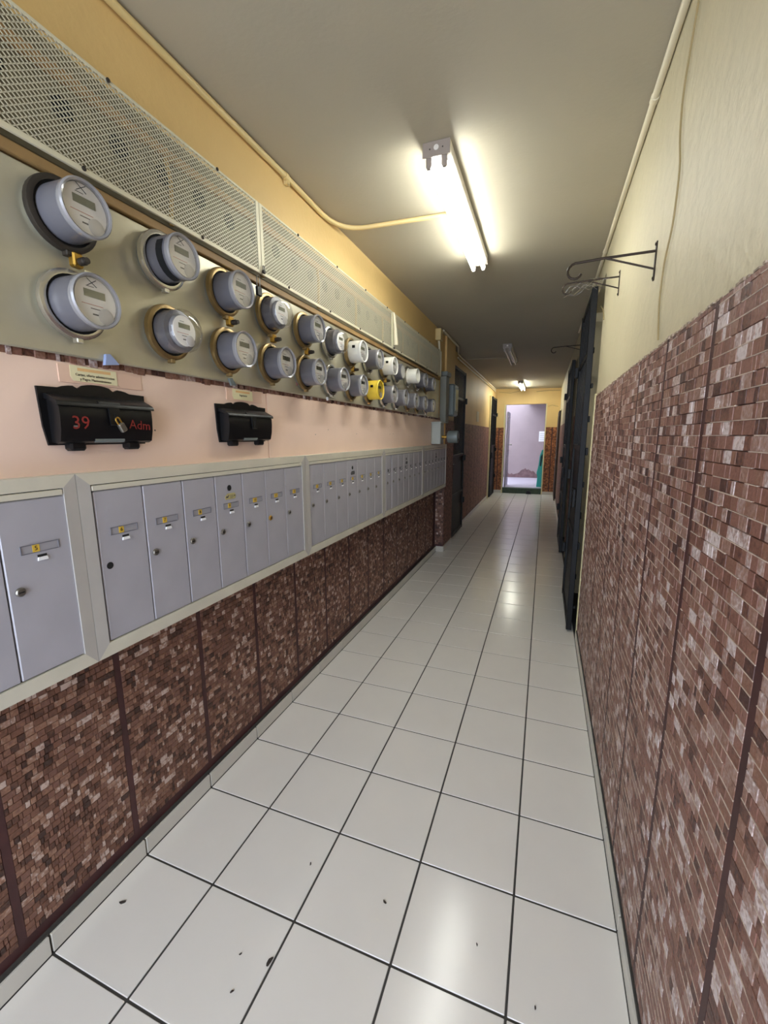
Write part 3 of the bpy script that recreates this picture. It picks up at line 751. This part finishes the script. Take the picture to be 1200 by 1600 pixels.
# ------------------------------------------------------------------ black letter boxes on the pink board
XB = XU + 0.0122
def padlock(name, label, loc, bodym, w=.02, h=.022, tilt=0.0, shm='lock_steel', sh=.020):
    t = thing(name, label, 'padlock', loc)
    MB().cb(loc[0] - .006, loc[0] + .006, loc[1] - w / 2, loc[1] + w / 2, loc[2] - h, loc[2], .003).build('body', bodym, t)
    pts = [(loc[0], loc[1] - w * .3, loc[2] - .003), (loc[0], loc[1] - w * .3, loc[2] + sh * .6)]
    for k in range(7):
        a = math.pi * (1 - k / 6); pts.append((loc[0], loc[1] + w * .3 * math.cos(a), loc[2] + sh * .6 + w * .3 * math.sin(a)))
    pts.append((loc[0], loc[1] + w * .3, loc[2] - .003))
    MB().tube(pts, .0022, 8).build('shackle', shm, t)
    t.rotation_euler = (tilt, 0, 0); return t
def letter_box(y0, y1, label):
    t = thing('letter_box', label, 'letter box', (XB, (y0 + y1) / 2, 1.50), 'black plastic letter boxes')
    W = y1 - y0; yc = (y0 + y1) / 2; zt, zb = 1.672, 1.520
    top = []
    for k in range(25):
        u = k / 24; d = abs(u - .5) * 2
        h = 0.0
        if d < .34: h = .012 * math.cos(d / .34 * math.pi / 2) ** .5 + .003
        elif d < .62: h = .008 * math.cos((d - .40) / .30 * math.pi / 2)
        else: h = -.004 * (d - .62)
        if abs(d - .36) < .03: h -= .004
        top.append((y0 + W * u, zt + h))
    MB().prism([(y0 + .012, zb), (y1 - .012, zb)] + [(y1 - .004, zb + .05)] + top[::-1] + [(y0 + .004, zb + .05)], 'x', XB, XB + .010).build('back_plate', 'black_plastic', t)
    a, b = y0 + .020, y1 - .016
    prof = [(XB + .008, zb + .008), (XB + .045, zb + .004), (XB + .066, zb + .010), (XB + .078, zb + .040), (XB + .082, zb + .075), (XB + .081, zb + .098), (XB + .075, zb + .108), (XB + .008, zb + .118)]
    MB().prism(prof, 'y', a, b).build('body', 'black_plastic', t, sharp=50)
    lid = MB().prism([(XB + .008, zb + .133), (XB + .020, zb + .134), (XB + .078, zb + .116), (XB + .088, zb + .111), (XB + .090, zb + .103), (XB + .085, zb + .102), (XB + .075, zb + .109), (XB + .008, zb + .121)], 'y', a - .006, b + .006).build('lid', 'black_plastic', t, sharp=50)
    MB().prism([(XB + .070, zb + .122), (XB + .080, zb + .119), (XB + .084, zb + .112), (XB + .072, zb + .116)], 'y', yc - .03, yc + .035).build('lid_rib', 'black_plastic', lid)
    MB().prism([(XB + .083, zb + .105), (XB + .093, zb + .102), (XB + .096, zb + .056), (XB + .092, zb + .054), (XB + .086, zb + .09)], 'y', yc - .006, yc + .026).build('hasp', 'black_plastic', lid)
    MB().box(XB + .095, XB + .0968, yc + .006, yc + .013, zb + .064, zb + .086).build('keyhole', 'black_hole', lid)
    MB().prism([(XB + .060, zb + .006), (XB + .070, zb + .012), (XB + .068, zb + .018)], 'y', yc - .045, yc + .045).build('lower_rib', 'grey_dark', t)
    for s in (-1, 1):
        f0 = yc + s * W * .27
        MB().cb(XB + .006, XB + .05, f0 - W * .07, f0 + W * .07, zb - .016, zb + .010, .006).build('foot', 'black_plastic', t)
    t.scale = (.62, 1, 1)
    return t, yc, zb
t, yc, zb = letter_box(.123, .437, 'nearer black letter box painted 39 and Adm in red')
text('painted_number', '39', .050, 'red_paint', t, (.0825, -.085, .078), 0).scale = (1, 1, 1)
text('painted_word', 'Adm', .038, 'red_paint', t, (.0825, .095, .076), -.06)
for k, (dy, dz) in enumerate(((-.105, -.012), (-.09, .02), (-.068, .015), (-.105, .02))):
    MB().box(XB + .0805, XB + .0812, yc + dy, yc + dy + .011, zb + .06 + dz, zb + .064 + dz).build('paint_fleck', 'grey_dark', t)
padlock('padlock', 'small steel padlock hanging from the nearer black letter box', (XB + .067, yc + .016, zb + .060), 'lock_steel', .020, .026, .5, 'brass')
letter_box(.758, 1.078, 'farther black letter box without writing or padlock')
# paper notes
def note(y0, y1, z0, z1, label, lines):
    t = thing('paper_note', label, 'note', (XB + .003, (y0 + y1) / 2, z0), 'yellowed notes above the letter boxes')
    x = XB + .003
    s = MB().prism([(y0 + .006, z0), (y1, z0 - .001), (y1 - .002, z1 - .002), (y0, z1), (y0 - .001, z0 + .012)], 'x', x, x + .0008).build('sheet', 'paper', t, sharp=0)
    h = z1 - z0
    MB().box(x + .0008, x + .0011, y0 + .02, y1 - .02, z1 - .014, z1 - .006).build('faded_heading', 'paper_orange', t, sharp=0)
    for k, (b, sz) in enumerate(lines):
        text('print_line', b, sz, 'marker', t, (.001, .002, h * .5 - .003 - .0115 * k))
note(.215, .352, 1.694, 1.736, 'yellowed paper note above the nearer black letter box', [('Cartas, oferta administracion', .0098), ('y Pagos Mantenimiento', .0098)])
note(.865, .995, 1.696, 1.738, 'yellowed paper note above the farther black letter box', [('Sugerencias', .0105)])
# plastic scraps at the lower edge of the panel
mb = MB().prism([(.300, 1.745), (.345, 1.752), (.318, 1.778), (.306, 1.776)], 'x', PX + .001, PX + .012)
tag(mb.build('plastic_scrap', 'blue_tape'), 'pale blue plastic scrap under the first lower meter', 'scrap')
mb = MB().prism([(.835, 1.745), (.865, 1.748), (.84, 1.775), (.822, 1.772)], 'x', PX + .001, PX + .010)
tag(mb.build('plastic_scrap', 'grey_dark'), 'dark grey plastic scrap above the farther paper note', 'scrap')
mb = MB().prism([(1.655, 1.748), (1.675, 1.75), (1.67, 1.768), (1.655, 1.768)], 'x', PX + .001, PX + .008)
tag(mb.build('plastic_scrap', 'tab_white'), 'small white plastic scrap under the sixth lower meter', 'scrap')
padlock('padlock', 'black padlock with long steel shackle hanging from the tan ledge', (PX + .03, 1.018, 2.168), 'iron_black', .034, .036, 0, 'lock_steel', .055)
padlock('padlock', 'tiny dark padlock at the joint of the first two mesh covers', (PX + .034, 1.055, 2.245), 'dark_ring', .016, .014)
padlock('padlock', 'tiny dark padlock at the joint of the last two mesh covers', (PX + .034, 2.76, 2.245), 'dark_ring', .016, .014)
# pull rope hanging by the mesh joint
tag(MB().tube([(PX + .035, 2.745, 2.50), (PX + .045, 2.75, 2.38), (PX + .045, 2.765, 2.26)], [.008, .014, .02], 8).build('cloth_strap', 'conduit_pale'), 'pale strap hanging over the joint of the last two mesh covers', 'strap')
# red and white tag on the panel
tag(MB().cb(PX, PX + .002, 1.335, 1.35, 1.80, 1.835, .0005).build('warning_tag', 'ink_red'), 'small red and white tag between fourth and fifth lower meters', 'tag')

# ------------------------------------------------------------------ conduits
CX = XU + .016
def arc(p0, p1, p2, n=6):
    p0, p1, p2 = Vector(p0), Vector(p1), Vector(p2)
    return [p0 * (1 - t) ** 2 + p1 * 2 * t * (1 - t) + p2 * t * t for t in [k / n for k in range(n + 1)]]
t = thing('ceiling_conduit', 'ochre painted pipe along the left ceiling corner, bending to the light', 'pipe', (CX, 0, 2.75))
path = [(CX, YB + .05, zc(CX, -2) - .018), (CX, 0, zc(CX, 0) - .018), (CX, 1.35, zc(CX, 1.3) - .020)] + \
    arc((CX, 1.70, zc(CX, 1.7) - .026), (CX, 1.93, zc(CX, 1.9) - .020), (.30, 1.945, zc(.3, 1.9) - .014)) + [(.55, 1.97, zc(.55, 1.97) - .013), (.76, 1.99, zc(.76, 2) - .013)]
MB().tube(path, .0125, 12).build('pipe', 'conduit', t)
MB().lathe([(.016, -.012), (.016, .012)], (CX, 1.33, zc(CX, 1.33) - .020), 'y', 12).build('coupling', 'conduit', t)
MB().cb(CX - .016, CX + .006, 1.335, 1.36, zc(CX, 1.33) - .05, zc(CX, 1.33) - .02, .002).build('clip', 'conduit', t)
t = thing('wall_conduit', 'cream painted pipe along the right ceiling corner', 'pipe', (XP - .02, 0, 2.78))
MB().tube([(XP - .014, YB + .05, zc(XR, -2) - .017), (XP - .014, 1.45, zc(XR, 1.45) - .020), (XP - .014, 5.2, zc(XR, 5.2) - .026)], .0125, 12).build('pipe', 'conduit_pale', t)
for yy in (1.45, 2.85):
    MB().lathe([(.0158, -.015), (.0158, .015)], (XP - .014, yy, zc(XR, yy) - .021), 'y', 12).build('coupling', 'conduit_pale', t)
t = thing('junction_box', 'cream junction box in the ceiling corner past the meters', 'junction box', (.14, 4.52, 2.62))
MB().cb(XU + .001, XU + .065, 4.36, 4.47, 2.62, 2.745, .004).build('box', 'conduit', t)
MB().tube([(XU + .03, 4.42, 2.625), (XU + .03, 4.45, 2.54), (XU + .03, 4.53, 2.40), (XU + .025, 4.56, 2.32)], .013, 10).build('drop_pipe', 'conduit_pale', t)
for n, (x, dz, ya, lab) in enumerate(((.155, .03, 4.59, 'cream pipe running from the junction box to the end wall'), (.150, .085, 5.45, 'lower cream pipe on the far left wall'))):
    t = thing('ceiling_conduit', lab, 'pipe', (x, ya, 2.7))
    x1 = .04
    MB().tube([(x, ya - .1, zc(x, ya) - dz), (x - .01, 5.44, zc(x, 5.5) - dz), (x1, 6.0, zc(x1, 6) - dz), (x1, 11.25, zc(x1, 11.2) - dz)] if n == 0 else [(.05, 5.95, zc(x1, 6) - dz), (x1, 6.1, zc(x1, 6) - dz), (x1, 11.2, zc(x1, 11.2) - dz)], .012, 10).build('pipe', 'conduit_pale', t)
tag(MB().tube([(.03, 6.6, zc(.1, 6.6) - .005), (.7, 6.72, zc(.7, 6.7) - .005)], .005, 8).build('ceiling_conduit', 'paint_ceiling'), 'thin pipe crossing the ceiling to the unlit fixture', 'pipe')

# ------------------------------------------------------------------ ceiling lights
def tube_light(x, ya, yb, tubem, label, ntube=2, wdt=.118, lit=True):
    zt = zc(x, (ya + yb) / 2) - .001
    t = thing('ceiling_light', label, 'ceiling light', (x, (ya + yb) / 2, zt), 'fluorescent ceiling lights')
    h = wdt / 2
    MB().prism([(x - h, zt), (x + h, zt), (x + h, zt - .040), (x + h * .8, zt - .056), (x - h * .8, zt - .056), (x - h, zt - .040)], 'y', ya, yb).build('housing', 'light_body', t, sharp=0)
    for e, yy in enumerate((ya, yb)):
        s = -1 if e == 0 else 1
        ep = MB().prism([(x - h - .001, zt), (x + h + .001, zt), (x + h + .001, zt - .058), (x - h - .001, zt - .058)], 'y', yy - .003 if e == 0 else yy, yy if e == 0 else yy + .003).build('end_plate', 'holder', t, sharp=0)
        MB().lathe([(.011, 0), (.011, .0015)], (x, yy + s * .0045, zt - .025), 'y', 16).build('knockout', 'light_body', ep)
        for q in (-.028, .028): MB().lathe([(.003, 0), (.003, .001)], (x + q, yy + s * .004, zt - .028), 'y', 8).build('screw', 'dark_ring', ep)
    offs = (-.034, .034) if ntube == 2 else (0,)
    for q in offs:
        for yy in (ya + .004, yb - .018):
            MB().prism([(x + q - .012, zt - .054), (x + q + .012, zt - .054), (x + q + .012, zt - .090), (x + q + .007, zt - .098), (x + q - .007, zt - .098), (x + q - .012, zt - .090)], 'y', yy, yy + .014).build('lamp_holder', 'holder', t, sharp=0)
        MB().lathe([(.0125, ya + .018), (.0125, yb - .018)], (x + q, 0, zt - .078), 'y', 16).build('tube', tubem, t)
    return t
tube_light(.818, 1.395, 2.66, 'tube_on', 'lit two-tube ceiling light nearest the camera')
tube_light(.775, 5.65, 6.92, 'tube_off', 'unlit two-tube ceiling light in the middle of the corridor')
tube_light(.735, 9.75, 11.02, 'tube_far', 'lit ceiling light by the far doorway', 2, .11)

# ------------------------------------------------------------------ plant brackets on the right wall
def bracket(y, zt, L, label, hp=.125):
    t = thing('plant_bracket', label, 'bracket', (XP, y, zt - hp), 'wrought-iron plant brackets')
    x = XP
    MB().cb(x - .004, x, y - .008, y + .008, zt - hp, zt, .001).build('wall_plate', 'iron_brown', t)
    za = zt - .03
    pts = [(x - .003, y, za), (x - L * .6, y, za - .002), (x - L + .03, y, za - .006)]
    cxx, czz, rr = x - L + .022, za - .036, .030
    for k in range(11):
        a = R(95 + k * 24); pts.append((cxx + rr * math.cos(a) * (1 - .03 * k), y, czz + rr * math.sin(a) * (1 - .03 * k)))
    MB().tube(pts, .0045, 8).build('arm', 'iron_brown', t)
    MB().tube([(x - .003, y, zt - hp + .038), (x - L * .56, y, za - .004)], .0035, 8).build('brace', 'iron_brown', t)
    for zz in (zt - .008, zt - hp + .008): MB().lathe([(.004, -.007), (.006, -.004)], (x, y, zz), 'x', 8).build('screw', 'iron_brown', t)
    return t
bracket(1.21, 2.198, .275, 'nearest iron plant bracket, dark and bare')
bracket(2.11, 2.405, .275, 'middle iron plant bracket wrapped in clear plastic')
bracket(4.30, 2.475, .31, 'farthest iron plant bracket, above the first right-hand gate')
mb = MB()
for k in range(7):
    y = 2.11 + rnd.uniform(-.012, .012); z0 = 2.36 + rnd.uniform(-.02, .015); pts = []
    for q in range(8):
        u = q / 7; pts.append((XP - .27 + .22 * u * (0.7 + .05 * k), y + .01 * math.sin(q * 1.7 + k), z0 - .045 * (1 - u) ** 2 + .02 * math.sin(q * 1.3 + k * 2)))
    mb.tube(pts, .0035, 5, 0.35)
tag(mb.build('plastic_wrap', 'plastic_film'), 'clear plastic strips tangled on the middle bracket', 'plastic wrap')
# thin wire drooping down the right wall
WP = [(.94, 2.76), (.955, 2.689), (.99, 2.613), (1.028, 2.514), (1.012, 2.399), (.965, 2.30), (.977, 2.155), (1.045, 2.075), (1.061, 1.967), (1.017, 1.84)]
mb = MB(); pts = []
for k in range(len(WP) - 1):
    for q in range(5):
        u = q / 5; pts.append((XP - .006, WP[k][0] * (1 - u) + WP[k + 1][0] * u, WP[k][1] * (1 - u) + WP[k + 1][1] * u))
pts.append((XP - .006, WP[-1][0], WP[-1][1]))
for _ in range(3): pts = [pts[0]] + [tuple((pts[k - 1][c] + 2 * pts[k][c] + pts[k + 1][c]) / 4 for c in range(3)) for k in range(1, len(pts) - 1)] + [pts[-1]]
mb.tube(pts, .0028, 6)
tag(mb.build('wall_wire', 'wire_tan'), 'thin tan wire hanging down the right wall above the bricks', 'wire')
tag(MB().tube([(XP - .004, 2.95, 2.45), (XP - .004, 2.78, 2.38), (XP - .004, 2.70, 2.30)], .003, 6).build('wall_wire', 'wire_tan'), 'short wire by the top of the first right-hand gate', 'wire')

# ------------------------------------------------------------------ gates
def gate(label, x0, x1, y0, y1, z0, z1, sheet, nbars, side, lockz=1.0):
    """side: +1 when the gate faces the corridor towards +x"""
    t = thing('security_gate', label, 'gate', ((x0 + x1) / 2, (y0 + y1) / 2, z0), 'black iron security gates')
    s = .04
    for (a, b) in ((y0, y0 + s), (y1 - s, y1)): MB().cb(x0, x1, a, b, z0, z1, .003).build('stile', 'iron_black', t)
    for zz in (z0, sheet - .02, (z0 + sheet) / 2, z1 - s, z1 - .45): MB().cb(x0 + .004, x1 - .004, y0 + s, y1 - s, zz, zz + s, .003).build('rail', 'iron_black', t)
    for k in range(nbars):
        yy = y0 + s + (y1 - y0 - 2 * s) * (k + 1) / (nbars + 1)
        MB().box(x0 + .012, x1 - .012, yy - .008, yy + .008, sheet, z1 - .02).build('bar', 'iron_black', t, sharp=0)
    xm = (x0 + x1) / 2
    MB().box(xm - .002, xm + .002, y0 + s, y1 - s, z0 + .02, sheet).build('sheet', 'iron_black', t, sharp=0)
    xo = x1 if side > 0 else x0
    l = MB().cb(min(xo, xo + side * .022), max(xo, xo + side * .022), y0 + .05, y0 + .17, lockz, lockz + .14, .004).build('lock_box', 'iron_black', t)
    for zz in (.45, 1.15, 2.05): MB().cb(min(xo, xo + side * .03), max(xo, xo + side * .03), y1 - .06, y1 - .01, zz, zz + .09, .004).build('hinge', 'iron_black', t)
    return t
gate('black gate with upright bars just past the meters, on the left wall', .045, .085, 5.44, 6.50, .02, 2.535, 1.25, 8, 1)
gate('far black gate on the left wall, beside the end doorway', .05, .09, 10.30, 11.22, .02, 2.50, 1.30, 6, 1)
g = gate('nearest black gate on the right wall, seen edge-on', 1.572, 1.612, 2.86, 3.74, .02, 2.56, 1.45, 7, -1)
for k in range(9):
    zz = .2 + .24 * k
    MB().cb(1.612, 1.612 + rnd.uniform(.006, .02), 2.865, 2.895, zz, zz + rnd.uniform(.02, .06), .003).build('latch_lug', 'iron_black', g)
gate('second black gate on the right wall, half hidden by the first', 1.585, 1.625, 5.30, 6.25, .02, 2.46, 1.4, 7, -1)
t = thing('wooden_door', 'dark brown door at the far end of the right wall', 'door', (1.62, 10.7, .02))
MB().cb(1.600, 1.640, 10.2, 11.12, .02, 2.12, .003).build('leaf', 'door_brown', t)
for (za, zb_) in ((.2, 1.0), (1.15, 2.0)): MB().cb(1.594, 1.602, 10.33, 10.99, za, zb_, .004).build('panel', 'door_brown', t)
MB().lathe([(.02, -.03), (.025, -.02), (.01, 0)], (1.60, 10.28, 1.03), 'x', 12).build('knob', 'lock_steel', t)

# ------------------------------------------------------------------ boxes at the pier
t = thing('alarm_box', 'light grey box with a grey horn, above the last mailboxes', 'box', (.15, 4.28, 1.45))
MB().cb(XU + .013, .212, 4.20, 4.36, 1.452, 1.70, .006).build('box', 'grey_box', t)
MB().cb(.105, .219, 4.194, 4.203, 1.69, 1.706, .002).build('lid_edge', 'grey_box', t)
MB().lathe([(.016, .210), (.016, .27), (.012, .29)], (0, 4.28, 1.535), 'x', 14).build('neck', 'brass', t)
MB().lathe([(.045, .272), (.064, .282), (.070, .298), (.070, .385), (.066, .398), (.05, .402)], (0, 4.28, 1.535), 'x', 24).build('horn', 'grey_dark', t)
MB().lathe([(.01, .402), (.012, .412)], (0, 4.28, 1.505), 'x', 10).build('stud', 'dark_ring', t)
t = thing('grey_duct', 'upright grey duct between the last meters and the pier', 'duct', (.13, 4.72, 1.757))
MB().cb(XU + .001, .17, 4.635, 4.80, 1.705, 2.30, .004).build('duct_body', 'grey_duct', t)
MB().cb(XU + .001, .19, 4.60, 4.82, 2.26, 2.31, .004).build('duct_cap', 'grey_dark', t)
t = thing('meter_cabinet', 'grey cabinet with a lit window on the pier by the gate', 'cabinet', (.16, 5.0, 1.8))
MB().cb(.1185, .215, 4.93, 5.17, 1.80, 2.20, .018).build('case', 'grey_dark', t)
MB().cb(.213, .222, 4.955, 5.145, 1.86, 2.15, .004).build('window_frame', 'grey_box', t)
MB().box(.221, .2235, 4.97, 5.13, 1.88, 2.13).build('window', 'paper', t, sharp=0)
tag(MB().cb(.02, .03, 8.15, 8.42, 1.83, 2.03, .003).build('cable_cover', 'conduit_pale'), 'pale upright plastic cover on the far left wall', 'cover')

# ------------------------------------------------------------------ far doorway and yard
t = thing('yard_door', 'lilac metal door with tall glass panes standing open at the far doorway', 'door', (.28, 12.2, .12))
MB().cb(.315, .355, 11.63, 12.45, .13, 2.2, .004).build('leaf', 'door_lilac', t)
for (za, zb_) in ((1.15, 2.05), (.35, 1.0)):
    for (ya, yb2) in ((11.72, 12.0), (12.08, 12.36)): MB().box(.354, .358, ya, yb2, za, zb_).build('pane', 'door_glass', t, sharp=0)
MB().lathe([(.012, 0), (.012, .05), (.025, .055), (.025, .075)], (.355, 12.4, 1.3), 'x', 12).build('knob', 'lock_steel', t)
def cloth():
    t = thing('teal_chair', 'teal plastic chair back leaning at the right of the far doorway', 'chair', (1.33, 12.15, .12))
    pts = [(1.17, .125), (1.185, .40), (1.16, .52), (1.20, .72), (1.22, 1.0), (1.27, 1.16), (1.36, 1.19), (1.42, 1.12), (1.44, .6), (1.44, .125)]
    MB().prism(pts, 'y', 12.12, 12.17).build('backrest', 'teal_cloth', t, sharp=0)
    MB().prism([(1.235, .72), (1.245, .98), (1.29, 1.06), (1.30, .95), (1.27, .70)], 'y', 12.112, 12.121).build('opening', 'teal_dark', t, sharp=0)
    for (x, yy) in ((1.20, 12.18), (1.40, 12.18), (1.22, 12.48), (1.40, 12.48)): MB().tube([(x, yy, .12), (x, yy, .5)], .018, 8).build('leg', 'teal_cloth', t)
    MB().cb(1.18, 1.43, 12.15, 12.52, .48, .52, .01).build('seat', 'teal_cloth', t)
cloth()
t = thing('wall_notice', 'white notice sheet on the lilac wall beyond the far doorway', 'notice', (1.2, 14.9, 1.4))
MB().box(1.13, 1.40, 14.893, 14.899, 1.36, 1.70).build('sheet', 'tab_white', t, sharp=0)
for k in range(4): MB().box(1.16, 1.37, 14.891, 14.8935, 1.42 + .065 * k, 1.432 + .065 * k).build('print_line', 'slot', t, sharp=0)
tag(MB().prism([(.93, 0.001), (1.06, 0.001), (1.05, .05), (1.03, .085), (.95, .085), (.94, .05)], 'y', YE - .10, YE - .022).build('door_stop', 'iron_black'), 'small black door stop on the floor at the green sill', 'door stop')
tag(MB().tube([(1.05, YE - .008, 2.68), (1.35, YE - .008, 2.70), (1.62, YE - .008, 2.69)], .007, 6).build('wall_wire', 'wire_tan'), 'dark cable along the top of the end wall', 'wire')
tag(MB().tube([(DX1 + .05, YE - .008, 2.30), (1.45, YE - .008, 2.33), (1.60, YE - .008, 2.29)], .005, 6).build('wall_wire', 'wire_tan'), 'thin cable right of the far doorway', 'wire')
tag(MB().tube([(.10, YE - .008, 2.70), (.4, YE - .008, 2.665), (.68, YE - .008, 2.72)], .005, 6).build('wall_wire', 'wire_tan'), 'thin cable sagging over the far doorway', 'wire')

# ------------------------------------------------------------------ crumbs and leaves on the floor
LV = [(.089, .177, 1.5, 'beside the left skirting'), (.615, .512, .8, 'in the middle of the second tile row'), (.915, .485, 1.0, 'on the tile left of the glare'), (.650, .211, 1.8, 'on the dark joint near the bottom edge'), (.557, .197, .6, 'left of the largest leaf'), (.592, .116, .7, 'lowest, near the bottom edge'), (1.223, .471, .6, 'next to the right-hand joint'), (1.394, .378, .6, 'on the last tile by the right wall')]
for (x, y, s, lab) in LV:
    mb = MB(); a0 = rnd.uniform(0, 6.28); n = 7; top = []
    for k in range(n):
        a = 2 * math.pi * k / n; r_ = .006 * s * (1 if k % 2 else .75); u, v = r_ * 1.5 * math.cos(a), r_ * .6 * math.sin(a)
        top.append((x + u * math.cos(a0) - v * math.sin(a0), y + u * math.sin(a0) + v * math.cos(a0)))
    mb.prism(top, 'z', .0003, .0028)
    tag(mb.build('dry_leaf', 'leaf', sharp=0), 'dark leaf crumb on the white tiles, ' + lab, 'leaf', 'leaf crumbs on the floor')
